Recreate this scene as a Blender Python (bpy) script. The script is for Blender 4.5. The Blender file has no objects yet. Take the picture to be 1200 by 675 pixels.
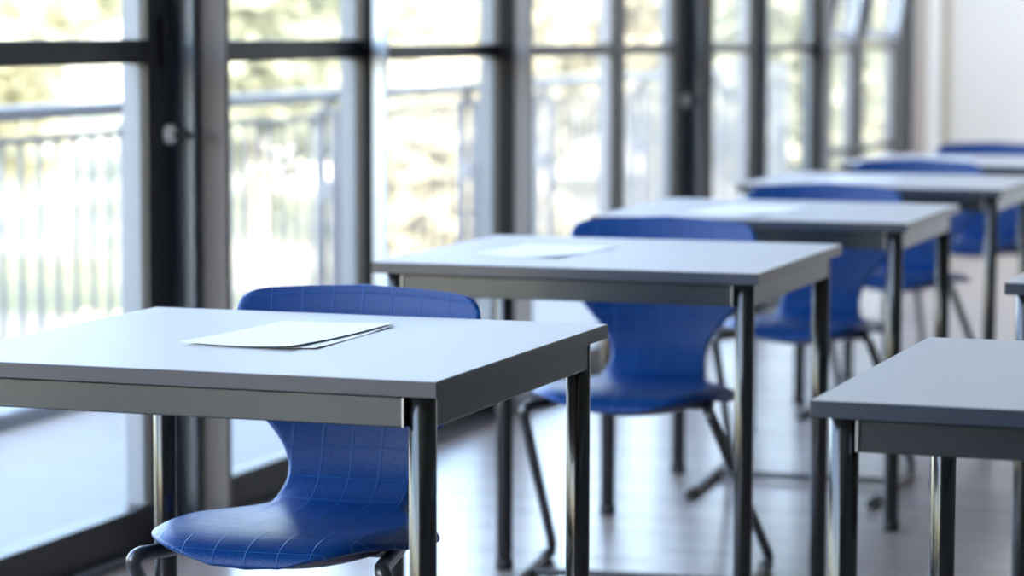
import bpy, bmesh, math, random
from mathutils import Vector, Matrix
random.seed(7)
SC = bpy.context.scene
COL = SC.collection
PI = math.pi

# ------------------------------------------------------------------ materials
def new_mat(name):
    m = bpy.data.materials.new(name); m.use_nodes = True
    nt = m.node_tree
    return m, nt, nt.nodes['Principled BSDF'], nt.nodes['Material Output']

def N(nt, kind, **kw):
    n = nt.nodes.new(kind)
    for k, v in kw.items():
        setattr(n, k, v)
    return n

def math_node(nt, op, a, b=None, c=None):
    n = N(nt, 'ShaderNodeMath', operation=op)
    for i, v in enumerate((a, b, c)):
        if v is None: continue
        if isinstance(v, (int, float)): n.inputs[i].default_value = v
        else: nt.links.new(v, n.inputs[i])
    return n.outputs[0]

def simple(name, col, rough=.5, metal=0., noise=0., scale=40., bump=0., spec=.5, coat=0.):
    """plain material with a little procedural variation"""
    m, nt, b, o = new_mat(name)
    b.inputs['Base Color'].default_value = (*col, 1)
    b.inputs['Roughness'].default_value = rough
    b.inputs['Metallic'].default_value = metal
    b.inputs['Specular IOR Level'].default_value = spec
    b.inputs['Coat Weight'].default_value = coat
    if noise or bump:
        tc = N(nt, 'ShaderNodeTexCoord'); nz = N(nt, 'ShaderNodeTexNoise')
        nz.inputs['Scale'].default_value = scale; nz.inputs['Detail'].default_value = 4
        nt.links.new(tc.outputs['Object'], nz.inputs['Vector'])
        if noise:
            mx = N(nt, 'ShaderNodeMix', data_type='RGBA')
            mx.inputs['A'].default_value = (*[c * (1 - noise) for c in col], 1)
            mx.inputs['B'].default_value = (*[min(1, c * (1 + noise)) for c in col], 1)
            nt.links.new(nz.outputs['Fac'], mx.inputs['Factor'])
            nt.links.new(mx.outputs['Result'], b.inputs['Base Color'])
        if bump:
            bp = N(nt, 'ShaderNodeBump'); bp.inputs['Distance'].default_value = bump
            bp.inputs['Strength'].default_value = .6
            nt.links.new(nz.outputs['Fac'], bp.inputs['Height'])
            nt.links.new(bp.outputs['Normal'], b.inputs['Normal'])
    return m

M = {}
M['laminate'] = simple('grey_laminate', (.53, .50, .487), .5, 0, .02, 60, .00015, .25)
M['edge'] = simple('dark_grey_edge', (.020, .033, .056), .26, 0, 0, 40, 0, .75)
M['desk_metal'] = simple('anthracite_metal', (.074, .086, .096), .24, .9, .05, 30)
M['leg_metal'] = simple('anthracite_tube', (.008, .009, .010), .2, .1, .05, 30, 0, .6, .3)
M['glint_metal'] = simple('glint_steel', (.40, .41, .42), .3, 1.)
M['rubber'] = simple('black_rubber', (.012, .012, .013), .6)
M['chair_tube'] = simple('grey_chair_tube', (.085, .088, .095), .30, .7, .06, 40)
M['chair_under'] = simple('blue_grey_plastic', (.11, .115, .17), .45)
M['paper'] = simple('white_paper', (.88, .89, .91), .7, 0, .01, 30)
M['frame'] = simple('anthracite_frame', (.012, .012, .013), .38, 0, .1, 15)
M['frame_matte'] = simple('matte_black_profile', (.007, .007, .008), .5, 0, .1, 15, 0, .12)
M['frame_gloss'] = simple('blue_sheen_frame', (.30, .36, .45), .36, 1., .05, 15)  # sheen of the mirrored windows put into the blue-grey base colour
M['frame_out'] = simple('pale_aluminium_cap', (.15, .18, .22), .4, .2, .05, 15)
M['fin'] = simple('grey_steel_fin', (.15, .142, .142), .5, .0, .06, 12)
M['galv'] = simple('galvanised_steel', (.13, .155, .20), .5, .2, .08, 25)
M['handle'] = simple('satin_chrome', (.9, .9, .92), .3, .3)
M['wall'] = simple('white_plaster', (.84, .85, .86), .8, 0, .02, 6, .001)
M['wall_dim'] = simple('grey_plaster', (.09, .09, .095), .7, 0, .05, 6)  # unseen walls kept dark so desk sides and aprons mirror little light
M['beige'] = simple('beige_plaster', (.40, .35, .31), .75, 0, .03, 6)
M['tan'] = simple('tan_trim', (.50, .46, .38), .6)
M['ceil'] = simple('white_ceiling', (.80, .80, .80), .85, 0, .02, 6)
M['deck'] = simple('pale_concrete', (.19, .21, .225), .7, 0, .06, 4, .002)
M['bark'] = simple('bark', (.30, .28, .24), .85, 0, .3, 12, .02)
M['house'] = simple('white_render', (.82, .80, .78), .8, 0, .03, 2)
M['brick'] = simple('orange_brick', (.50, .26, .14), .8, 0, .2, 3)
M['rooftile'] = simple('terracotta_roof', (.42, .20, .12), .8, 0, .2, 3)

def glass_mat():
    m = bpy.data.materials.new('window_glass'); m.use_nodes = True
    nt = m.node_tree; nt.nodes.clear()
    o = N(nt, 'ShaderNodeOutputMaterial'); mix = N(nt, 'ShaderNodeMixShader')
    t = N(nt, 'ShaderNodeBsdfTransparent'); g = N(nt, 'ShaderNodeBsdfGlossy'); lw = N(nt, 'ShaderNodeLayerWeight')
    t.inputs['Color'].default_value = (.94, .97, .97, 1)
    g.inputs['Roughness'].default_value = .02
    lw.inputs['Blend'].default_value = .5
    f = math_node(nt, 'MULTIPLY_ADD', math_node(nt, 'POWER', lw.outputs['Facing'], 5.), .9, .035)
    nt.links.new(f, mix.inputs[0]); nt.links.new(t.outputs[0], mix.inputs[1]); nt.links.new(g.outputs[0], mix.inputs[2])
    nt.links.new(mix.outputs[0], o.inputs['Surface'])
    return m
M['glass'] = glass_mat()
M['diffuser'] = simple('added_lamp_diffuser', (.9, .9, .9), .5)  # glow of the lamps added to brighten the end wall
_b = M['diffuser'].node_tree.nodes['Principled BSDF']; _b.inputs['Emission Color'].default_value = (.93, .97, 1, 1); _b.inputs['Emission Strength'].default_value = 6.
M['pane'] = simple('dark_window_glass', (.03, .04, .05), .08)

def shell_mat():
    m, nt, b, o = new_mat('blue_chair_plastic')
    b.inputs['Roughness'].default_value = .38
    b.inputs['Specular IOR Level'].default_value = .32
    uv = N(nt, 'ShaderNodeUVMap'); uv.uv_map = 'UVMap'
    sp = N(nt, 'ShaderNodeSeparateXYZ'); nt.links.new(uv.outputs[0], sp.inputs[0])
    def line(sock, off):
        q = math_node(nt, 'MULTIPLY_ADD', sock, 1 / .051, 20.5 + off)
        fr = math_node(nt, 'FRACT', q)
        d = math_node(nt, 'ABSOLUTE', math_node(nt, 'SUBTRACT', fr, .5))
        r = N(nt, 'ShaderNodeMapRange', interpolation_type='SMOOTHSTEP')
        r.inputs['From Min'].default_value = .012; r.inputs['From Max'].default_value = .030
        r.inputs['To Min'].default_value = 1.; r.inputs['To Max'].default_value = 0.
        nt.links.new(d, r.inputs['Value'])
        return r.outputs[0]
    ln = math_node(nt, 'MAXIMUM', line(sp.outputs[0], 0.), line(sp.outputs[1], .12))
    mx = N(nt, 'ShaderNodeMix', data_type='RGBA')
    mx.inputs['A'].default_value = (.0, .044, .215, 1); mx.inputs['B'].default_value = (.008, .095, .35, 1)  # ridges tinted lighter, for wear and for the light they catch
    nt.links.new(ln, mx.inputs['Factor']); nt.links.new(mx.outputs['Result'], b.inputs['Base Color'])
    nz = N(nt, 'ShaderNodeTexNoise'); nz.inputs['Scale'].default_value = 330; nz.inputs['Detail'].default_value = 2
    tc = N(nt, 'ShaderNodeTexCoord'); nt.links.new(tc.outputs['Object'], nz.inputs['Vector'])
    h = math_node(nt, 'MULTIPLY_ADD', nz.outputs['Fac'], .7, math_node(nt, 'MULTIPLY', ln, 1.3))
    bp = N(nt, 'ShaderNodeBump'); bp.inputs['Distance'].default_value = .0013; bp.inputs['Strength'].default_value = 1.
    nt.links.new(h, bp.inputs['Height']); nt.links.new(bp.outputs['Normal'], b.inputs['Normal'])
    return m
M['shell'] = shell_mat()

def floor_mat():
    m, nt, b, o = new_mat('pale_wood_floor')
    tc = N(nt, 'ShaderNodeTexCoord')
    mp = N(nt, 'ShaderNodeMapping'); nt.links.new(tc.outputs['Object'], mp.inputs[0])
    br = N(nt, 'ShaderNodeTexBrick'); br.inputs['Scale'].default_value = 1.
    br.inputs['Brick Width'].default_value = .48; br.inputs['Row Height'].default_value = .07
    br.inputs['Mortar Size'].default_value = .0012
    br.inputs['Color1'].default_value = (.30, .235, .205, 1); br.inputs['Color2'].default_value = (.42, .345, .31, 1)
    br.inputs['Mortar'].default_value = (.16, .12, .10, 1)
    nt.links.new(mp.outputs[0], br.inputs['Vector'])
    nz = N(nt, 'ShaderNodeTexNoise'); nz.inputs['Scale'].default_value = 3
    st = N(nt, 'ShaderNodeMapping'); st.inputs['Scale'].default_value = (1, 12, 1)
    nt.links.new(tc.outputs['Object'], st.inputs[0]); nt.links.new(st.outputs[0], nz.inputs['Vector'])
    mx = N(nt, 'ShaderNodeMix', data_type='RGBA', blend_type='MULTIPLY'); mx.inputs['Factor'].default_value = .35
    nt.links.new(br.outputs['Color'], mx.inputs['A']); nt.links.new(nz.outputs['Color'], mx.inputs['B'])
    nt.links.new(mx.outputs['Result'], b.inputs['Base Color'])
    b.inputs['Roughness'].default_value = .34
    b.inputs['Coat Weight'].default_value = .25; b.inputs['Coat Roughness'].default_value = .2
    return m
M['floor'] = floor_mat()

def ground_mat():
    m, nt, b, o = new_mat('dry_grass_slope')
    tc = N(nt, 'ShaderNodeTexCoord'); nz = N(nt, 'ShaderNodeTexNoise')
    nz.inputs['Scale'].default_value = .35; nz.inputs['Detail'].default_value = 5
    nt.links.new(tc.outputs['Object'], nz.inputs['Vector'])
    cr = N(nt, 'ShaderNodeValToRGB')
    cr.color_ramp.elements[0].position = .42; cr.color_ramp.elements[0].color = (.15, .16, .085, 1)
    cr.color_ramp.elements[1].position = .56; cr.color_ramp.elements[1].color = (.34, .32, .24, 1)
    nt.links.new(nz.outputs['Fac'], cr.inputs[0]); nt.links.new(cr.outputs[0], b.inputs['Base Color'])
    b.inputs['Roughness'].default_value = .9
    return m
M['ground'] = ground_mat()

def leaf_mat(name, c1, c2):
    m, nt, b, o = new_mat(name)
    oi = N(nt, 'ShaderNodeTexNoise'); oi.inputs['Scale'].default_value = 1.1
    tc = N(nt, 'ShaderNodeTexCoord'); nt.links.new(tc.outputs['Object'], oi.inputs['Vector'])
    mx = N(nt, 'ShaderNodeMix', data_type='RGBA'); mx.inputs['A'].default_value = (*c1, 1); mx.inputs['B'].default_value = (*c2, 1)
    nt.links.new(oi.outputs['Fac'], mx.inputs['Factor']); nt.links.new(mx.outputs['Result'], b.inputs['Base Color'])
    b.inputs['Roughness'].default_value = .5
    tr = N(nt, 'ShaderNodeBsdfTranslucent'); nt.links.new(mx.outputs['Result'], tr.inputs['Color'])
    ms = N(nt, 'ShaderNodeMixShader'); ms.inputs[0].default_value = .35
    nt.links.new(b.outputs[0], ms.inputs[1]); nt.links.new(tr.outputs[0], ms.inputs[2]); nt.links.new(ms.outputs[0], o.inputs['Surface'])
    return m
M['leaf_a'] = leaf_mat('yellow_green_leaves', (.42, .42, .27), (.58, .55, .40))
M['leaf_b'] = leaf_mat('soft_green_leaves', (.29, .32, .22), (.42, .43, .31))
M['leaf_c'] = leaf_mat('pale_straw_leaves', (.50, .47, .32), (.64, .60, .44))

# ------------------------------------------------------------------ mesh helpers
def obj(name, bm, mats, parent=None, smooth=True, angle=40):
    me = bpy.data.meshes.new(name)
    bmesh.ops.recalc_face_normals(bm, faces=bm.faces)
    bm.to_mesh(me); bm.free()
    for m in (mats if isinstance(mats, (list, tuple)) else [mats]):
        me.materials.append(m)
    if smooth:
        me.shade_smooth()
        me.set_sharp_from_angle(angle=math.radians(angle))
    o = bpy.data.objects.new(name, me); COL.objects.link(o)
    if parent: o.parent = parent
    return o

def add_box(bm, x0, x1, y0, y1, z0, z1, bev=0., seg=2):
    r = bmesh.ops.create_cube(bm, size=1.)
    vs = r['verts']
    for v in vs:
        v.co = Vector(((x0 + x1) / 2 + v.co.x * (x1 - x0), (y0 + y1) / 2 + v.co.y * (y1 - y0), (z0 + z1) / 2 + v.co.z * (z1 - z0)))
    if bev:
        es = list({e for v in vs for e in v.link_edges})
        bmesh.ops.bevel(bm, geom=es, offset=bev, segments=seg, affect='EDGES', profile=.5)
    return bm

def box(x0, x1, y0, y1, z0, z1, bev=0., seg=2):
    return add_box(bmesh.new(), x0, x1, y0, y1, z0, z1, bev, seg)

def fillet(pts, rad, n=7):
    """polyline with rounded corners"""
    pts = [Vector(p) for p in pts]
    out = [pts[0]]
    for i in range(1, len(pts) - 1):
        a, b, c = pts[i - 1], pts[i], pts[i + 1]
        r = rad[i] if isinstance(rad, (list, tuple)) else rad
        u, v = (a - b), (c - b)
        d = min(r, u.length * .49, v.length * .49)
        p, q = b + u.normalized() * d, b + v.normalized() * d
        for k in range(n + 1):
            t = k / n
            out.append((1 - t) ** 2 * p + 2 * t * (1 - t) * b + t * t * q)
    out.append(pts[-1])
    return out

def add_tube(bm, pts, r, n=14, cap=True):
    pts = [Vector(p) for p in pts]
    rings = []
    t0 = (pts[1] - pts[0]).normalized()
    ref = Vector((0, 0, 1)) if abs(t0.z) < .9 else Vector((1, 0, 0))
    nrm = (ref - t0 * ref.dot(t0)).normalized()
    for i, p in enumerate(pts):
        if i == 0: t = t0
        elif i == len(pts) - 1: t = (pts[i] - pts[i - 1]).normalized()
        else: t = ((pts[i + 1] - pts[i]).normalized() + (pts[i] - pts[i - 1]).normalized()).normalized()
        nrm = (nrm - t * nrm.dot(t)).normalized()
        bi = t.cross(nrm)
        rr = r[i] if isinstance(r, (list, tuple)) else r
        rings.append([bm.verts.new(p + rr * (math.cos(2 * PI * k / n) * nrm + math.sin(2 * PI * k / n) * bi)) for k in range(n)])
    for a, b in zip(rings, rings[1:]):
        for k in range(n):
            bm.faces.new((a[k], a[(k + 1) % n], b[(k + 1) % n], b[k]))
    if cap:
        bm.faces.new(rings[0][::-1]); bm.faces.new(rings[-1])
    return bm

def tube(pts, r, n=14): return add_tube(bmesh.new(), pts, r, n)

def lathe(prof, n=24, axis='z', at=(0, 0, 0)):
    bm = bmesh.new(); rings = []
    at = Vector(at)
    for r, h in prof:
        ring = []
        for k in range(n):
            a = 2 * PI * k / n
            c, s = r * math.cos(a), r * math.sin(a)
            v = {'z': (c, s, h), 'x': (h, c, s), 'y': (s, h, c)}[axis]
            ring.append(bm.verts.new(at + Vector(v)))
        rings.append(ring)
    for a, b in zip(rings, rings[1:]):
        for k in range(n): bm.faces.new((a[k], a[(k + 1) % n], b[(k + 1) % n], b[k]))
    bm.faces.new(rings[0][::-1]); bm.faces.new(rings[-1])
    return bm

def thing(name, label, cat, loc=(0, 0, 0), rz=0., group=None):
    o = bpy.data.objects.new(name, None); COL.objects.link(o)
    o.empty_display_size = .1
    o.location = loc; o.rotation_euler = (0, 0, rz)
    o['label'] = label; o['category'] = cat
    if group: o['group'] = group
    return o

def tag(o, label, cat, group=None):
    o['label'] = label; o['category'] = cat
    if group: o['group'] = group
    return o

def struct(o, label, cat):
    o['kind'] = 'structure'; o['label'] = label; o['category'] = cat
    return o

def dup(root, loc, rz, label, group=None):
    r = root.copy(); COL.objects.link(r); r.location = loc; r.rotation_euler = (0, 0, rz)
    r['label'] = label
    if group: r['group'] = group
    for ch in list(root.children):
        c = ch.copy(); COL.objects.link(c); c.parent = r
        for g in list(ch.children):
            d = g.copy(); COL.objects.link(d); d.parent = c
    return r

# ------------------------------------------------------------------ room shell
XG = -1.594            # glass plane
XI = -1.58            # inner face of the window frames
XO = -1.636            # outer face of the window frames
Y0R, Y1R, XR, HR = -6.5, 12.31, 2.75, 3.0

struct(obj('floor', box(XI - .10, XR, Y0R, Y1R, -.12, 0), M['floor'], smooth=False), 'pale wooden classroom floor with soft window reflections', 'floor')
struct(obj('ceiling', box(XO, XR, Y0R, Y1R, HR, HR + .35), M['ceil'], smooth=False), 'white classroom ceiling above the desks', 'ceiling')
struct(obj('wall_far', box(XO - .05, XR, Y1R, Y1R + .2, -.12, HR), M['wall'], smooth=False), 'bright white end wall behind the last chair', 'wall')
struct(obj('wall_right', box(XR, XR + .2, Y0R, Y1R + .2, -.12, HR), M['wall_dim'], smooth=False), 'unseen wall opposite the windows, set close and dark to dim the desk sides', 'wall')
struct(obj('wall_near', box(XO - .05, XR, Y0R - .2, Y0R, -.12, HR), M['wall_dim'], smooth=False), 'dark grey wall facing the end wall', 'wall')
# solid end of the window wall, between the last window and the end wall
struct(obj('wall_left', box(XO, XI - .012, 11.74, Y1R, -.12, HR), M['wall'], smooth=False), 'short pale wall between the beige pier and the end wall', 'wall')
struct(obj('pillar', box(XO, XI + .004, 11.33, 11.75, -.12, HR), M['beige'], smooth=False), 'beige pier closing the row of windows', 'pillar')
struct(obj('trim_1', box(XI - .012, XI + .028, Y1R - .05, Y1R, 0, HR, .004), M['tan'], smooth=False), 'thin tan corner trim beside the end wall', 'trim')

# window wall: posts (frames), fins, transoms, rails, glass
def post(name, ya, yb, cover=None, fin=None, label='', cat='window post', inner=None):
    """frame post from ya to yb; cover=(y0,y1,x) a raised glossy strip, fin=(y0,y1,x) a grey steel fin"""
    o = obj(name, box(XG - .008, XI, ya, yb, 0, HR, .003), M['frame'], smooth=False)
    struct(o, label, cat)
    obj('outer_cap', box(XO - .012, XG - .008, ya + .002, yb - .002, 0, HR, .003), M['frame_out'], o, smooth=False)
    if inner:
        obj('inner_post', box(XI - .01, inner, ya + .001, ya + .06, 0, HR, .003), M['frame_matte'], o, smooth=False)
    if cover:
        obj('cover_strip', box((inner or XI) - .004, cover[2], cover[0], cover[1], .0, HR, .002), M['frame_gloss'], o, smooth=False)
    if fin:
        obj('steel_fin', box((inner or (cover[2] if cover else XI)) - .004, fin[2], fin[0], fin[1], .0, HR, .003), M['fin'], o, smooth=False)
    return o

post('trim_2', 2.362, 2.66, (2.49, 2.522, -1.53), (2.521, 2.541, -1.461), 'dark double post with grey fin beside the balcony door', 'post')
post('trim_3', 3.650, 3.765, (3.660, 3.672, -1.514), None, 'narrow dark post with blue sheen above the second desk', 'post', -1.558)
post('trim_4', 4.765, 5.02, None, (4.775, 4.792, -1.480), 'dark post with pale grey fin before the third window pane', 'post', -1.538)
post('trim_5', 5.995, 6.105, None, None, 'slim dark post between the third and fourth panes', 'post')
post('trim_6', 6.765, 7.15, (6.95, 6.972, -1.533), (6.972, 6.998, -1.500), 'dark double post with grey fin beside the second silver handle', 'post')
post('trim_7', 7.93, 8.155, (8.06, 8.09, -1.552), None, 'slim dark post with blue sheen past the second handle', 'post')
post('trim_8', 9.08, 9.36, None, (9.090, 9.107, -1.509), 'dark post with grey fin before the low-railed windows', 'post', -1.552)
post('trim_9', 9.93, 10.13, None, None, 'slim dark post between the two tilted top sashes', 'post')
post('trim_10', 10.93, 11.335, (11.26, 11.30, -1.56), None, 'dark end post beside the beige pier', 'post')
post('trim_11', .02, .22, (.10, .13, -1.54), (.13, .15, -1.47), 'dark double post where the balcony door begins', 'post')
for k, (ya, yb) in enumerate([(-2.4, -2.2), (-4.6, -4.4), (-6.5, -6.3)]):
    post('trim_%d' % (12 + k), ya, yb, None, (ya + .1, ya + .12, -1.50), 'dark post of the window wall behind the viewpoint', 'post')

def bay(name, ya, yb, tz, label, cat='window', bot=(.02, .106), sill=None, door=False, sash=False):
    """one glazed bay: bottom rail + transom + top rail as frame, panes as children"""
    bm = bmesh.new()
    add_box(bm, XO, XI, ya, yb, 0.0, bot[1], .003)
    add_box(bm, XO + .005, XI - .004, ya, yb, tz[0], tz[1], .003)
    add_box(bm, XO, XI, ya, yb, HR - .09, HR, .003)
    if door:     # stile of the opening leaf next to its handle
        add_box(bm, XO + .005, XI + .001, yb - .07, yb, bot[1] - .005, HR - .085, .003)
    if sill:
        add_box(bm, XO + .005, XI - .004, ya, yb, sill[0], sill[1], .003)
    o = obj(name, bm, M['frame'], smooth=False)
    struct(o, label, cat)
    zs = [bot[1], tz[0]] if not sill else [bot[1], sill[0]]
    spans = [(zs[0], zs[1])]
    if sill: spans.append((sill[1], tz[0]))
    for a, b in spans:
        obj('pane', box(XG - .003, XG + .003, ya, yb, a, b), M['glass'], o, smooth=False)
    if not sash:
        obj('pane', box(XG - .003, XG + .003, ya, yb, tz[1], HR - .09), M['glass'], o, smooth=False)
    obj('threshold', box(XI - .002, XI + .028, ya - .02, yb + .02, 0, .016, .004), M['galv'], o, smooth=False)
    return o

d1 = bay('door_1', .22, 2.362, (1.114, 1.167), 'tall glazed balcony door beside the first desk, with a silver handle', 'door')
w1 = bay('window_1', 2.66, 3.650, (1.111, 1.163), 'glazed bay between the grey-finned double post and narrow post', 'window')
w2 = bay('window_2', 3.765, 4.765, (1.104, 1.145), 'glazed bay behind the left end of the second desk', 'window')
w3 = bay('window_3', 5.02, 5.995, (1.100, 1.139), 'glazed bay rising behind the paper on the second desk', 'window')
d2 = bay('door_2', 6.105, 6.765, (1.098, 1.136), 'narrow glazed door with the second silver handle', 'door')
w4 = bay('window_4', 7.15, 7.93, (1.092, 1.127), 'glazed bay just past the second silver handle', 'window')
w5 = bay('window_5', 8.155, 9.08, (1.088, 1.122), 'glazed bay behind the end of the third desk', 'window')
w6 = bay('window_6', 9.36, 9.93, (1.082, 1.112), 'first window with a low mid rail and tilted top sash', 'window', sill=(.59, .625), sash=True)
w7 = bay('window_7', 10.13, 10.93, (1.082, 1.116), 'last window by the beige pier, with tilted top sash', 'window', sill=(.59, .625), sash=True)
for k, (ya, yb) in enumerate([(-2.2, .02), (-4.4, -2.4), (-6.3, -4.6)]):
    bay('window_%d' % (8 + k), ya, yb, (1.114, 1.167), 'glazed bay of the window wall behind the viewpoint', 'window')

# tilted (hopper) sashes of the last two windows
def sash(parent, ya, yb, z0, z1, tilt):
    bm = bmesh.new(); h = z1 - z0; w = .045
    add_box(bm, -.03, .01, ya, yb, 0, w, .003); add_box(bm, -.03, .01, ya, yb, h - w, h, .003)
    add_box(bm, -.03, .01, ya, ya + w, w, h - w, .003); add_box(bm, -.03, .01, yb - w, yb, w, h - w, .003)
    R = Matrix.Translation((XI - .01, 0, z0)) @ Matrix.Rotation(tilt, 4, 'Y')
    bm.transform(R)
    o = obj('tilted_sash', bm, M['frame_gloss'], parent, smooth=False)
    g = box(-.013, -.007, ya + w, yb - w, w, h - w); g.transform(R)
    obj('pane', g, M['glass'], o, smooth=False)
sash(w6, 9.37, 9.92, 1.125, 2.0, math.radians(10))
sash(w7, 10.15, 10.92, 1.128, 2.0, math.radians(10))
for o_, ya, yb in ((w6, 9.36, 9.93), (w7, 10.13, 10.93)):
    obj('upper_rail', box(XO, XI - .03, ya, yb, 2.01, 2.06, .003), M['frame'], o_, smooth=False)
    obj('pane', box(XG - .003, XG + .003, ya, yb, 2.06, HR - .09), M['glass'], o_, smooth=False)

# door handles (lever on a round rose) and hinge slot
def handle(parent, y, z, s=1.):
    bm = lathe([(.021, 0), (.024, .004), (.023, .017), (.018, .023), (.008, .024)], 24, 'x', (XI + .001, y, z))
    kn = obj('door_handle', bm, M['handle'], parent)
    obj('grip', lathe([(.006, .018), (.006, .036), (.0095, .040), (.0095, .060), (.006, .064)], 20, 'x', (XI + .001, y, z)), M['rubber'], kn)
handle(d1, 2.448, .950)
handle(d2, 6.85, .922)
obj('hinge', box(XI - .002, XI + .012, 2.425, 2.447, 1.10, 1.215, .003), M['rubber'], d1, smooth=False)

# ------------------------------------------------------------------ desks
TW, TD, TH, TT = .7746, .757, .74, .022     # table top size (x, y), height, thickness
LX, LY, LR = .0344, .0416, .0185
def make_desk(label, loc, rz, group):
    """origin on the floor below the near right corner; top spans -TW..0, 0..TD"""
    t = thing('school_desk', label, 'desk', loc, rz, group)
    bm = box(-TW, 0, 0, TD, TH - .0016, TH, .0007)
    # vertical corner rounding comes from the edge band; laminate sits inside it
    top = obj('tabletop', box(-TW + .001, -.001, .001, TD - .001, TH - TT + .0005, TH, .0008), M['laminate'], t, smooth=False)
    bm.free()
    bm = bmesh.new(); e = .0022
    for (a, b, c, d) in ((-TW, 0, 0, e), (-TW, 0, TD - e, TD), (-TW, -TW + e, e, TD - e), (-e, 0, e, TD - e)):
        add_box(bm, a, b, c, d, TH - TT, TH - .0007, .0006, 1)
    obj('edge_band', bm, M['edge'], top, smooth=False)
    zt, zb = TH - TT - .003, TH - TT - .0445
    fo, so = .024, .0155        # apron setback front/back and sides
    obj('apron', box(-TW + LX + LR, -LX - LR - .002, fo, fo + .022, zb, zt, .002), M['desk_metal'], t, smooth=False)
    obj('apron', box(-TW + LX + LR, -LX - LR, TD - fo - .022, TD - fo, zb, zt, .002), M['desk_metal'], t, smooth=False)
    obj('apron', box(-so - .024, -so - .002, LY, TD - LY, zb, zt, .002), M['desk_metal'], t, smooth=False)
    obj('apron', box(-TW + so + .002, -TW + so + .024, LY, TD - LY, zb, zt, .002), M['desk_metal'], t, smooth=False)
    for sx in (0, 1):
        x = -LX - LR - .0035 if sx else -TW + LX + LR + .0005
        obj('gap_glint', box(x, x + .0035, fo - .004, fo + .02, zb + .001, zt - .001, .0008), M['glint_metal'], t, smooth=False)  # bright sliver added for the glint between leg and apron
    for x in (-LX, -TW + LX):
        for y in (LY, TD - LY):
            lg = obj('leg', lathe([(LR - .002, .012), (LR, .014), (LR, TH - TT - .001), (LR - .001, TH - TT)], 32, 'z', (x, y, 0)), M['leg_metal'], t, angle=50)
            obj('foot', lathe([(LR - .001, 0), (LR + .0012, .003), (LR + .0012, .022), (LR + .0003, .025)], 24, 'z', (x, y, 0)), M['rubber'], lg)
    return t

DG = 'grey topped single desks'
desk = make_desk('grey-topped school desk with a stack of two paper sheets, largest by the glazed door', (0, 0, 0), 0, DG)
dup(desk, (.0006, 1.7094, 0), .0088, 'grey-topped desk directly behind the chair with the sharply visible embossed grid')
dup(desk, (-.0004, 3.146, 0), .012, 'grey-topped desk third in the window row, in front of the third blue chair')
dup(desk, (-.015, 4.61, 0), .008, 'grey-topped desk fourth in the window row, between the third and fourth blue chairs')
dup(desk, (-.01, 5.95, 0), 0, 'grey-topped desk last of the window row, just before the end wall')
dup(desk, (.4962 + TW, -.0092, 0), -.006, 'bare grey desk across the aisle with no paper on it')
dup(desk, (.463 + TW, 1.692, 0), 0, 'mostly cut-off grey desk behind the bare aisle desk, only its corner showing')

# ------------------------------------------------------------------ chairs
def catmull(P, n):
    P = [Vector(p) for p in P]
    P = [P[0] * 2 - P[1]] + P + [P[-1] * 2 - P[-2]]
    out = []
    for i in range(1, len(P) - 2):
        for k in range(n):
            t = k / n
            a, b, c, d = P[i - 1:i + 3]
            out.append(.5 * ((2 * b) + (c - a) * t + (2 * a - 5 * b + 4 * c - d) * t * t + (3 * b - a - 3 * c + d) * t ** 3))
    out.append(P[-2])
    return out

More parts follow.
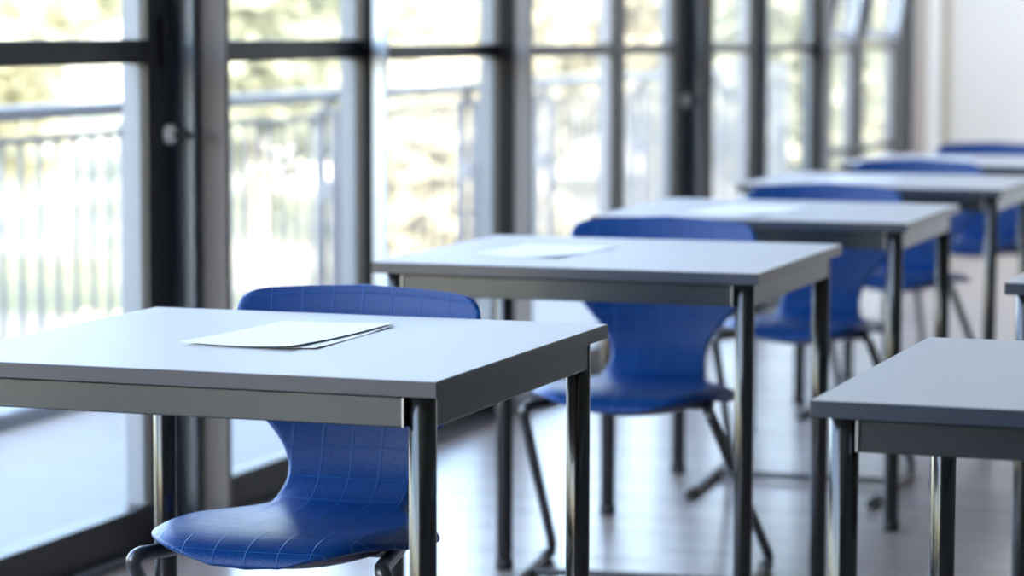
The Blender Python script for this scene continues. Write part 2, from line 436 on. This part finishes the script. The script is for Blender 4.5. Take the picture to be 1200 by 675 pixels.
#        y      z     half-width
PROF = [(-.457, .405, .055), (-.455, .414, .084), (-.448, .4235, .110), (-.433, .432, .136), (-.406, .4385, .162), (-.365, .441, .187), (-.30, .438, .212),
        (-.235, .4345, .219), (-.185, .4315, .216), (-.150, .4295, .202), (-.120, .4285, .186), (-.092, .429, .163), (-.066, .431, .138), (-.044, .4355, .120), (-.022, .446, .108), (-.002, .464, .103),
        (.010, .488, .105), (.018, .514, .115), (.026, .542, .134), (.034, .570, .160), (.042, .600, .182), (.050, .629, .195), (.057, .658, .202),
        (.063, .691, .2045), (.067, .721, .206), (.070, .745, .205), (.072, .759, .201), (.073, .768, .192), (.0735, .7735, .179), (.074, .7755, .163)]
def make_shell():
    C = catmull(PROF, 3)
    NS, NU = len(C), 33
    arc = [0.]
    for a, b in zip(C, C[1:]): arc.append(arc[-1] + (Vector((b.x, b.y)) - Vector((a.x, a.y))).length)
    def P(i, u):
        y, z, w = C[i]
        q = abs(u)
        x = u * w
        back = min(1, max(0, (z - .44) / .10))           # 0 on the seat, 1 on the backrest
        y -= back * (.030 * (x / .2) ** 2)                # backrest wraps forwards at its sides
        z += (1 - back) * (.006 * (x / .2) ** 2 - .023 * max(0, (q - .78) / .22) ** 2 * min(1, max(0, (-.02 - y) / .06)) * min(1, max(0, (y + .46) / .17)))   # dished seat, edges rolled down
        if z > .70: z -= .009 * (x / .2) ** 2 * min(1, (z - .70) / .04)   # arched top edge
        return Vector((x, y, z))
    us = [math.sin((k / (NU - 1) - .5) * PI) * .35 + (2 * k / (NU - 1) - 1) * .65 for k in range(NU)]
    G = [[P(i, u) for u in us] for i in range(NS)]
    def nrm(i, j):
        a = G[min(i + 1, NS - 1)][j] - G[max(i - 1, 0)][j]
        b = G[i][min(j + 1, NU - 1)] - G[i][max(j - 1, 0)]
        return b.cross(a).normalized()
    bm = bmesh.new(); uvl = bm.loops.layers.uv.new('UVMap')
    T, B = [], []
    for i in range(NS):
        rt, rb = [], []
        for j in range(NU):
            n = nrm(i, j)
            if n.z < 0 and G[i][j].z < .45 and G[i][j].y > -.45: n = -n
            e = min(1, (1 - abs(us[j])) * 5, i / 6, (NS - 1 - i) / 6)
            th = .0125 + .003 * e
            rt.append(bm.verts.new(G[i][j])); rb.append(bm.verts.new(G[i][j] - n * th))
        T.append(rt); B.append(rb)
    uvof = {}
    for i in range(NS):
        for j in range(NU):
            uvof[T[i][j]] = uvof[B[i][j]] = (us[j] * C[i].z, arc[-1] - arc[i] - .018)
    # grip hole in the backrest
    hole = {(i, j) for i in range(NS - 1) for j in range(NU - 1)
            if .664 < C[i].y < .698 and abs((us[j] + us[j + 1]) / 2 * C[i].z) < .045}
    def quad(a, b, c, d):
        f = bm.faces.new((a, b, c, d))
        for l in f.loops: l[uvl].uv = uvof[l.vert]
    for i in range(NS - 1):
        for j in range(NU - 1):
            if (i, j) in hole: continue
            quad(T[i][j], T[i][j + 1], T[i + 1][j + 1], T[i + 1][j])
            quad(B[i][j], B[i + 1][j], B[i + 1][j + 1], B[i][j + 1])
    for (i, j) in hole:
        if (i - 1, j) not in hole: quad(T[i][j], T[i][j + 1], B[i][j + 1], B[i][j])
        if (i + 1, j) not in hole: quad(T[i + 1][j + 1], T[i + 1][j], B[i + 1][j], B[i + 1][j + 1])
        if (i, j - 1) not in hole: quad(T[i + 1][j], T[i][j], B[i][j], B[i + 1][j])
        if (i, j + 1) not in hole: quad(T[i][j + 1], T[i + 1][j + 1], B[i + 1][j + 1], B[i][j + 1])
    # rounded rim
    loop = [(0, j) for j in range(NU)] + [(i, NU - 1) for i in range(1, NS)] + [(NS - 1, j) for j in range(NU - 2, -1, -1)] + [(i, 0) for i in range(NS - 2, 0, -1)]
    mid = {}
    cen = {0: None}
    for (i, j) in loop:
        t, b = T[i][j].co, B[i][j].co
        inner = G[min(max(i, 1), NS - 2)][min(max(j, 1), NU - 2)]
        out = (t - inner)
        d = (b - t).normalized(); out = out - d * out.dot(d)
        out = out.normalized() if out.length > 1e-7 else Vector()
        v = bm.verts.new((t + b) / 2 + out * .0058); mid[(i, j)] = v; uvof[v] = uvof[T[i][j]]
    for a, b in zip(loop, loop[1:] + loop[:1]):
        quad(T[a[0]][a[1]], mid[a], mid[b], T[b[0]][b[1]])
        quad(mid[a], B[a[0]][a[1]], B[b[0]][b[1]], mid[b])
    return bm

def make_chair(label, loc, rz, group):
    """origin on the floor below the joint of seat and backrest; faces -y"""
    t = thing('school_chair', label, 'chair', loc, rz, group)
    sh = obj('seat_shell', make_shell(), M['shell'], t, angle=60)
    ss = sh.modifiers.new('smooth', 'SUBSURF'); ss.levels = 1; ss.render_levels = 1
    # plastic carrier under the seat
    bm = bmesh.new()
    prof = [(-.385, .09, .006), (-.37, .13, .018), (-.34, .158, .027), (-.24, .165, .030), (-.15, .155, .027), (-.10, .13, .018), (-.07, .10, .006)]
    rows = []
    for y, w, d in prof:
        row = []
        for k in range(13):
            u = k / 6 - 1
            row.append(bm.verts.new((u * w, y, .412 - d * 1.15 * (1 - u * u * .9) - (.004 if y < -.35 else 0))))
        rows.append(row)
    topv = [[bm.verts.new((v.co.x, v.co.y, .4155)) for v in r] for r in rows]
    for G, fl in ((rows, 1), (topv, 0)):
        for a, b in zip(G, G[1:]):
            for k in range(12):
                bm.faces.new((a[k], a[k + 1], b[k + 1], b[k]) if fl else (a[k], b[k], b[k + 1], a[k + 1]))
    lp = lambda G: G[0] + [r[-1] for r in G[1:]] + G[-1][-2::-1] + [r[0] for r in G[-2:0:-1]]
    A, Bv = lp(rows), lp(topv)
    for i in range(len(A)):
        k = (i + 1) % len(A); bm.faces.new((A[i], A[k], Bv[k], Bv[i]))
    obj('seat_support', bm, M['chair_under'], t, angle=60)
    for s in (-1, 1):
        path = fillet([(s * .08, -.10, .398), (s * .145, -.14, .398), (s * .178, -.33, .398), (s * .200, -.425, .406),
                       (s * .250, .055, .0125), (s * .246, -.10, .0125), (s * .232, -.56, .0125)],
                      [0, .05, .05, .055, .06, .03, 0], 8)
        lg = obj('leg', tube(path, .0118, 16), M['chair_tube'], t, angle=60)
        obj('foot_cap', tube([(s * .2335, -.50, .0128), (s * .2327, -.535, .0128), (s * .232, -.567, .0128)], [.0122, .0128, .0118], 16), M['rubber'], lg)
        obj('rear_glide', tube([(s * .2487, .015, .0135), (s * .2475, -.05, .0135)], .0135, 14), M['rubber'], lg)
    obj('crossbar', tube([(-.244, -.21, .0145), (.244, -.21, .0145)], .009, 14), M['chair_tube'], t, angle=60)
    obj('carrier_bar', tube([(-.16, -.24, .398), (.16, -.24, .398)], .0105, 14), M['chair_tube'], t, angle=60)
    return t

CG = 'blue shell chairs in the window row'
chair = make_chair('blue plastic school chair with crisp embossed grid, behind the desk with two paper sheets', (-.452, .80, 0), .045, CG)
dup(chair, (-.443, 2.58, 0), .072, 'blue school chair behind the second desk of the window row, its whole seat visible')
dup(chair, (-.402, 4.02, 0), .05, 'blue school chair behind the third desk, its backrest just above the desk edge')
dup(chair, (-.44, 5.53, 0), .0, 'blue school chair behind the fourth desk, before the last desk')
dup(chair, (-.43, 6.93, 0), .0, 'blue school chair behind the last desk, against the white end wall')

# ------------------------------------------------------------------ papers
def paper(name, corners, z, label, group, lift=(0, 0, 0, 0), thick=.0006, n=14):
    """sheet from four corners (front-left, front-right, back-right, back-left), some corners curled up by lift"""
    bm = bmesh.new()
    c = [Vector((*p, 0)) for p in corners]
    def pos(u, v):
        p = (c[0] * (1 - u) + c[1] * u) * (1 - v) + (c[3] * (1 - u) + c[2] * u) * v
        h = 0
        for k, (a, b) in enumerate(((u, v), (1 - u, v), (1 - u, 1 - v), (u, 1 - v))):
            h += lift[k] * max(0, 1 - math.hypot(a, b) / .55) ** 2
        return Vector((p.x, p.y, z + h))
    top = [[bm.verts.new(pos(i / n, j / n) + Vector((0, 0, thick))) for i in range(n + 1)] for j in range(n + 1)]
    bot = [[bm.verts.new(pos(i / n, j / n)) for i in range(n + 1)] for j in range(n + 1)]
    for j in range(n):
        for i in range(n):
            bm.faces.new((top[j][i], top[j][i + 1], top[j + 1][i + 1], top[j + 1][i]))
            bm.faces.new((bot[j][i], bot[j + 1][i], bot[j + 1][i + 1], bot[j][i + 1]))
    lp = lambda G: G[0] + [r[-1] for r in G[1:]] + G[-1][-2::-1] + [r[0] for r in G[-2:0:-1]]
    A, B = lp(top), lp(bot)
    for i in range(len(A)):
        k = (i + 1) % len(A); bm.faces.new((A[i], A[k], B[k], B[i]))
    o = obj(name, bm, M['paper'], angle=60)
    return tag(o, label, 'paper', group)
PG = 'white exam papers on the desks'
ZT = TH + .0003
paper('paper_sheet', [(-.487, .266), (-.290, .284), (-.296, .605), (-.478, .592)], ZT, 'lower white sheet peeking out under the top sheet on the door-side desk', PG, (0, .002, .002, 0))
paper('paper_sheet', [(-.497, .266), (-.318, .258), (-.299, .612), (-.474, .588)], ZT + .0028, 'upper white sheet with lifted corner on the desk by the balcony door', PG, (.002, .0035, .002, 0), .0006)
paper('paper_sheet', [(-.648, 1.930), (-.462, 1.905), (-.424, 2.192), (-.628, 2.232)], ZT, 'blurred white sheet with curled front corner on the second desk', PG, (.001, .0045, .003, 0))
paper('paper_sheet', [(-.60, 3.33), (-.38, 3.26), (-.345, 3.60), (-.55, 3.66)], ZT, 'blurred white sheet lying on the third desk', PG, (.001, .006, .004, 0))
paper('paper_sheet', [(-.62, 4.80), (-.42, 4.75), (-.385, 5.08), (-.585, 5.13)], ZT, 'blurred white sheet lying on the fourth desk', PG, (.001, .005, .004, 0))
paper('paper_sheet', [(-.62, 6.15), (-.42, 6.11), (-.39, 6.42), (-.59, 6.46)], ZT, 'blurred white sheet lying on the last desk of the row', PG, (.001, .005, .004, 0))

# ------------------------------------------------------------------ balcony
XRAIL = -2.97
struct(obj('floor_balcony', box(-3.06, XO + .0, Y0R - .2, 16.5, -.30, -.02), M['deck'], smooth=False), 'pale concrete balcony floor outside the windows', 'floor')
struct(obj('trim_balcony', box(-3.06, -2.90, Y0R - .2, 16.5, -.03, .035, .01), M['galv'], smooth=False), 'raised grey kerb along the balcony edge', 'kerb')
rail = thing('balcony_railing', 'pale galvanised balcony railing with thin upright bars outside the windows', 'railing', (XRAIL, 8.0, .035))
def rl(name, bm, parent):
    bm.transform(Matrix.Translation((-XRAIL, -8.0, -.035)))
    return obj(name, bm, M['galv'], parent, smooth=False)
rl('top_rail', box(XRAIL - .035, XRAIL + .035, 2.6, 14.2, .905, .950, .008), rail)
rl('upper_bar', box(XRAIL - .012, XRAIL + .012, 2.6, 14.2, .835, .855, .003), rail)
rl('bottom_bar', box(XRAIL - .012, XRAIL + .012, 2.6, 14.2, .10, .125, .003), rail)
posts = [3.40, 5.06, 6.72, 8.32, 9.36, 11.0, 12.6, 14.15]
for y in posts:
    bm = box(XRAIL + .012, XRAIL + .052, y - .02, y + .02, .036, .88, .004)
    add_box(bm, XRAIL - .052, XRAIL - .012, y - .02, y + .02, .036, .88, .004)
    add_box(bm, XRAIL - .02, XRAIL + .02, y - .012, y + .012, .86, .91, .003)
    ps = rl('post', bm, rail)
    b2 = box(XRAIL - .018, XRAIL + .018, y - .026, y + .026, .52, .60, .004)
    rl('clamp', b2, ps)
y = 2.75
while y < 14.1:
    if min(abs(y - p) for p in posts) > .045:
        rl('baluster', tube([(XRAIL, y, .11), (XRAIL, y, .85)], .0085, 8), rail)
    y += .118

# ------------------------------------------------------------------ outside: slope, trees, bushes, houses
def hgt(x, y):
    d = math.hypot(x - 1.3, y + 3.4)
    base = -3.4 + .055 * max(0, d - 14)
    return base + .25 * math.sin(x * .31 + 1) * math.cos(y * .23) + .12 * math.sin(x * .9) * math.sin(y * .7)
bm = bmesh.new()
nx, ny = 60, 80
gv = [[bm.verts.new((-70 + 90 * i / nx, -20 + 120 * j / ny, hgt(-70 + 90 * i / nx, -20 + 120 * j / ny))) for i in range(nx + 1)] for j in range(ny + 1)]
for j in range(ny):
    for i in range(nx):
        bm.faces.new((gv[j][i], gv[j][i + 1], gv[j + 1][i + 1], gv[j + 1][i]))
struct(obj('ground', bm, M['ground']), 'sunlit pale slope of dry grass beyond the balcony', 'ground')

def leaf_cloud(blobs, n, size, seed):
    """leaves scattered through overlapping blobs (x, y, z, rx, ry, rz)"""
    rnd = random.Random(seed); bm = bmesh.new()
    tot = sum(b[3] * b[4] * b[5] for b in blobs)
    for b in blobs:
        for _ in range(int(n * b[3] * b[4] * b[5] / tot)):
            d = Vector((rnd.gauss(0, 1), rnd.gauss(0, 1), rnd.gauss(0, 1))).normalized()
            r = rnd.random() ** .4
            p = Vector((b[0] + d.x * r * b[3], b[1] + d.y * r * b[4], b[2] + d.z * r * b[5]))
            a = Vector((rnd.gauss(0, 1), rnd.gauss(0, 1), rnd.gauss(0, .6))).normalized()
            c = a.orthogonal().normalized(); c = (c + d * .5).normalized()
            s = size * rnd.uniform(.6, 1.3)
            v = [bm.verts.new(p - a * s), bm.verts.new(p + c * s * .45), bm.verts.new(p + a * s), bm.verts.new(p - c * s * .45)]
            bm.faces.new(v)
    return bm

def tree(label, loc, h, crown, mat, seed, n=3600, leaf=.16):
    rnd = random.Random(seed)
    t = thing('tree', label, 'tree', loc, 0, 'trees beyond the balcony')
    bm = tube([(0, 0, -.3), (.05 * h / 5, 0, h * .3), (-.03 * h, .02 * h, h * .62), (-.02 * h, .0, h * .85)], [.05 * h ** .5, .045 * h ** .5, .028 * h ** .5, .01], 10)
    for k in range(6):
        a = k * 1.1 + rnd.random(); z = h * (.32 + .07 * k)
        add_tube(bm, [(0, 0, z), (math.cos(a) * crown * .4, math.sin(a) * crown * .4, z + h * .10), (math.cos(a) * crown * .75, math.sin(a) * crown * .75, z + h * .16)], [.035, .022, .008], 6)
    obj('trunk', bm, M['bark'], t)
    blobs = [(0, 0, h * .72, crown * .8, crown * .8, h * .26)]
    for k in range(8):
        a = k * 2.4 + rnd.random(); r = crown * rnd.uniform(.45, .75)
        blobs.append((math.cos(a) * r, math.sin(a) * r, h * rnd.uniform(.42, .85), crown * rnd.uniform(.3, .5), crown * rnd.uniform(.3, .5), h * rnd.uniform(.09, .15)))
    obj('crown', leaf_cloud(blobs, n, leaf, seed), M[mat], t, smooth=False)
    return t
def bush(label, loc, r, h, mat, seed, n=1500):
    t = thing('bush', label, 'bush', loc, 0, 'bushes on the slope beyond the balcony')
    bm = bmesh.new(); rnd = random.Random(seed)
    for k in range(6):
        a = k * 1.05
        add_tube(bm, [(0, 0, -.15), (math.cos(a) * r * .3, math.sin(a) * r * .3, h * .4), (math.cos(a) * r * .55, math.sin(a) * r * .55, h * .8)], [.03, .02, .006], 6)
    obj('stem', bm, M['bark'], t)
    blobs = [(0, 0, h * .5, r * .8, r * .8, h * .5)] + [(math.cos(k * 1.3) * r * .55, math.sin(k * 1.3) * r * .55, h * rnd.uniform(.3, .7), r * .45, r * .45, h * .32) for k in range(5)]
    obj('foliage', leaf_cloud(blobs, n, .12, seed), M[mat], t, smooth=False)
    return t
CAM = Vector((1.274, -3.3967, 1.2009))
YAW = -.33187
def along(px, dist):
    """ground point seen in picture column px at a given distance, used to lay out the far surroundings"""
    a = YAW + math.atan((px - 600) / 3300)
    x, yy = CAM.x + math.sin(a) * dist, CAM.y + math.cos(a) * dist
    return (x, yy, hgt(x, yy))
TREES = [(-60, 30, 6.0, 1.50, 'leaf_a'), (70, 38, 6.5, 1.90, 'leaf_b'), (190, 46, 6.2, 1.90, 'leaf_a'), (300, 31, 6.0, 1.50, 'leaf_b'), (400, 39, 6.6, 1.90, 'leaf_a'), (520, 27, 3.9, 1.20, 'leaf_c'), (630, 47, 6.3, 1.90, 'leaf_a'), (720, 31, 5.6, 1.50, 'leaf_c'), (780, 44, 6.6, 1.90, 'leaf_a'), (860, 40, 6.0, 1.80, 'leaf_c'), (930, 28, 6.4, 1.10, 'leaf_b'), (1010, 35, 4.1, 1.15, 'leaf_a')]
WHERE = ['at the picture edge, seen through the balcony door', 'soft green, seen through the middle of the balcony door', 'yellow green, behind the railing post in the balcony door', 'grey green, in the bay right of the double post',
         'yellow green, just before the narrow blue-sheened post', 'low and straw pale, in front of the white house', 'yellow green, first in the bay above the second paper', 'straw pale, behind the slim post above the second desk',
         'yellow green, in the narrow door with the second handle', 'straw pale, in the bay past the second handle', 'soft green, in the bay before the low-railed windows', 'low yellow green, in front of the brick house']
for k, ((px, d, h, c, m), w) in enumerate(zip(TREES, WHERE)):
    tree('sunlit leafy tree, ' + w, along(px, d), h, c, m, 20 + k)
BUSH = [(20, 19, .75, 1.3, 'leaf_b', 'rounded soft green bush low behind the bars in the balcony door'),
        (120, 22, .75, 1.6, 'leaf_a', 'yellow green bush below the railing post in the balcony door'),
        (250, 25, .75, 1.5, 'leaf_c', 'straw pale bush low in the bay beside the double post'),
        (340, 19, .75, 1.9, 'leaf_a', 'tall yellow green bush behind the clamped railing post'),
        (440, 22, .75, 1.9, 'leaf_b', 'soft green bush right of the narrow blue-sheened post'),
        (540, 25, .75, 2.0, 'leaf_a', 'yellow green bush before the pale-finned post'),
        (640, 19, .75, 2.2, 'leaf_c', 'straw pale bush above the paper on the second desk'),
        (740, 22, .75, 2.3, 'leaf_b', 'soft green bush in the narrow door with handle'),
        (840, 25, .75, 2.4, 'leaf_b', 'soft green bush in the bay past the second handle'),
        (930, 19, .75, 2.4, 'leaf_a', 'yellow green bush before the low-railed windows'),
        (1030, 22, .75, 2.6, 'leaf_a', 'yellow green bush in the last low-railed window')]
for k, (px, d, r, h, m, lab) in enumerate(BUSH):
    bush(lab, along(px, d), r, h, m, 60 + k)

def house(label, loc, rz, w, dpt, h, wallm):
    t = thing('house', label, 'house', loc, rz)
    obj('wall', box(-w / 2, w / 2, 0, dpt, -1.2, h), M[wallm], t, smooth=False)
    bm = bmesh.new(); e = .35
    a = [bm.verts.new(p) for p in ((-w / 2 - e, -e, h - .05), (w / 2 + e, -e, h - .05), (w / 2 + e, dpt / 2, h + 1.6), (-w / 2 - e, dpt / 2, h + 1.6), (w / 2 + e, dpt + e, h - .05), (-w / 2 - e, dpt + e, h - .05))]
    for f in ((0, 1, 2, 3), (3, 2, 4, 5), (0, 3, 5), (1, 4, 2), (0, 5, 4, 1)): bm.faces.new([a[i] for i in f])
    obj('roof', bm, M['rooftile'], t, smooth=False)
    for k in range(3):
        x = -w / 2 + w * (k + .5) / 3
        wn = obj('window', box(x - .45, x + .45, -.04, .05, h - 1.7, h - .6, .01), M['house'], t, smooth=False)
        obj('pane', box(x - .38, x + .38, -.05, -.03, h - 1.63, h - .67), M['pane'], wn, smooth=False)
    return t
p = along(512, 50); house('white rendered house half hidden by trees, beyond the second window', (p[0], p[1], p[2]), .36, 7.5, 6, 6.0, 'house')
p = along(1025, 52); house('orange brick house seen through the tilted sashes of the last windows', (p[0], p[1], p[2]), .2, 5.5, 6, 6.5, 'brick')

# ------------------------------------------------------------------ light
SUN_EL, SUN_AZ = math.radians(42), math.radians(155)     # azimuth measured from +Y towards +X
w = bpy.data.worlds.new('sky'); SC.world = w; w.use_nodes = True
nt = w.node_tree; bg = nt.nodes['Background']
sk = N(nt, 'ShaderNodeTexSky', sky_type='NISHITA'); sk.sun_disc = False
sk.sun_elevation = SUN_EL; sk.sun_rotation = SUN_AZ; sk.dust_density = 2.0; sk.air_density = 1.0
mt = N(nt, 'ShaderNodeMix', data_type='RGBA', blend_type='MULTIPLY'); mt.inputs['Factor'].default_value = 1.; mt.inputs['B'].default_value = (1.08, .97, .90, 1)
nt.links.new(sk.outputs[0], mt.inputs['A']); nt.links.new(mt.outputs['Result'], bg.inputs[0]); bg.inputs[1].default_value = .95
sl = bpy.data.lights.new('sun', 'SUN'); sl.energy = 2.3; sl.angle = math.radians(.6); sl.color = (1, .94, .84)
so = bpy.data.objects.new('sun', sl); COL.objects.link(so)
sd = Vector((math.sin(SUN_AZ) * math.cos(SUN_EL), math.cos(SUN_AZ) * math.cos(SUN_EL), math.sin(SUN_EL)))
so.rotation_euler = sd.to_track_quat('Z', 'Y').to_euler(); so.location = (20, -20, 30)
# sampling portals in the window openings (they only guide the sky light that enters there)
for ya, yb in ((-6.3, .02), (.22, 5.0), (5.0, 11.3)):
    pl = bpy.data.lights.new('window_portal', 'AREA'); pl.shape = 'RECTANGLE'; pl.size = HR - .1; pl.size_y = yb - ya
    pl.cycles.is_portal = True
    po = bpy.data.objects.new('window_portal', pl); COL.objects.link(po)
    po.location = (XO - .02, (ya + yb) / 2, HR / 2); po.rotation_euler = (0, -PI / 2, 0)

# unseen ceiling lamps, added only to brighten the end wall
for x, lab in ((-.4, 'added unseen ceiling lamp over the window row, brightening the end wall'), (1.5, 'added unseen ceiling lamp over the aisle, brightening the end wall')):
    t = thing('added_ceiling_light', lab, 'lamp', (x, 10.6, HR), 0, 'added unseen lamps brightening the end wall')
    obj('housing', box(-.75, .75, -.10, .10, -.05, 0, .006), M['frame_out'], t, smooth=False)
    obj('diffuser', box(-.72, .72, -.075, .075, -.056, -.048, .002), M['diffuser'], t, smooth=False)
    la = bpy.data.lights.new('added_wall_fill', 'AREA'); la.shape = 'RECTANGLE'; la.size = 1.4; la.size_y = .14; la.energy = 21; la.color = (.86, .93, 1.)
    lo = bpy.data.objects.new('added_wall_fill', la); COL.objects.link(lo); lo.location = (x, 10.6, HR - .06)

# ------------------------------------------------------------------ camera
cd = bpy.data.cameras.new('camera'); cam = bpy.data.objects.new('camera', cd); COL.objects.link(cam)
f, pitch, roll = 3299.8, .093, .0027
fw = Vector((math.sin(YAW) * math.cos(pitch), math.cos(YAW) * math.cos(pitch), -math.sin(pitch)))
rt = Vector((math.cos(YAW), -math.sin(YAW), 0)); up = rt.cross(fw)
r2 = math.cos(roll) * rt + math.sin(roll) * up; u2 = -math.sin(roll) * rt + math.cos(roll) * up
cam.matrix_world = Matrix(((r2.x, u2.x, -fw.x, CAM.x), (r2.y, u2.y, -fw.y, CAM.y), (r2.z, u2.z, -fw.z, CAM.z), (0, 0, 0, 1)))
cd.sensor_width = 36; cd.lens = f / 1200 * 36; cd.clip_end = 500
cd.dof.use_dof = True; cd.dof.focus_distance = 4.08; cd.dof.aperture_fstop = 3.4
SC.camera = cam

SC.view_settings.view_transform = 'Standard'; SC.view_settings.look = 'None'
SC.view_settings.gamma = 1; SC.view_settings.use_curve_mapping = False
SC.view_settings.exposure = 1.45
SC.cycles.max_bounces = 10; SC.cycles.transparent_max_bounces = 16
SC.cycles.caustics_reflective = False; SC.cycles.caustics_refractive = False
SC.cycles.sample_clamp_indirect = 8
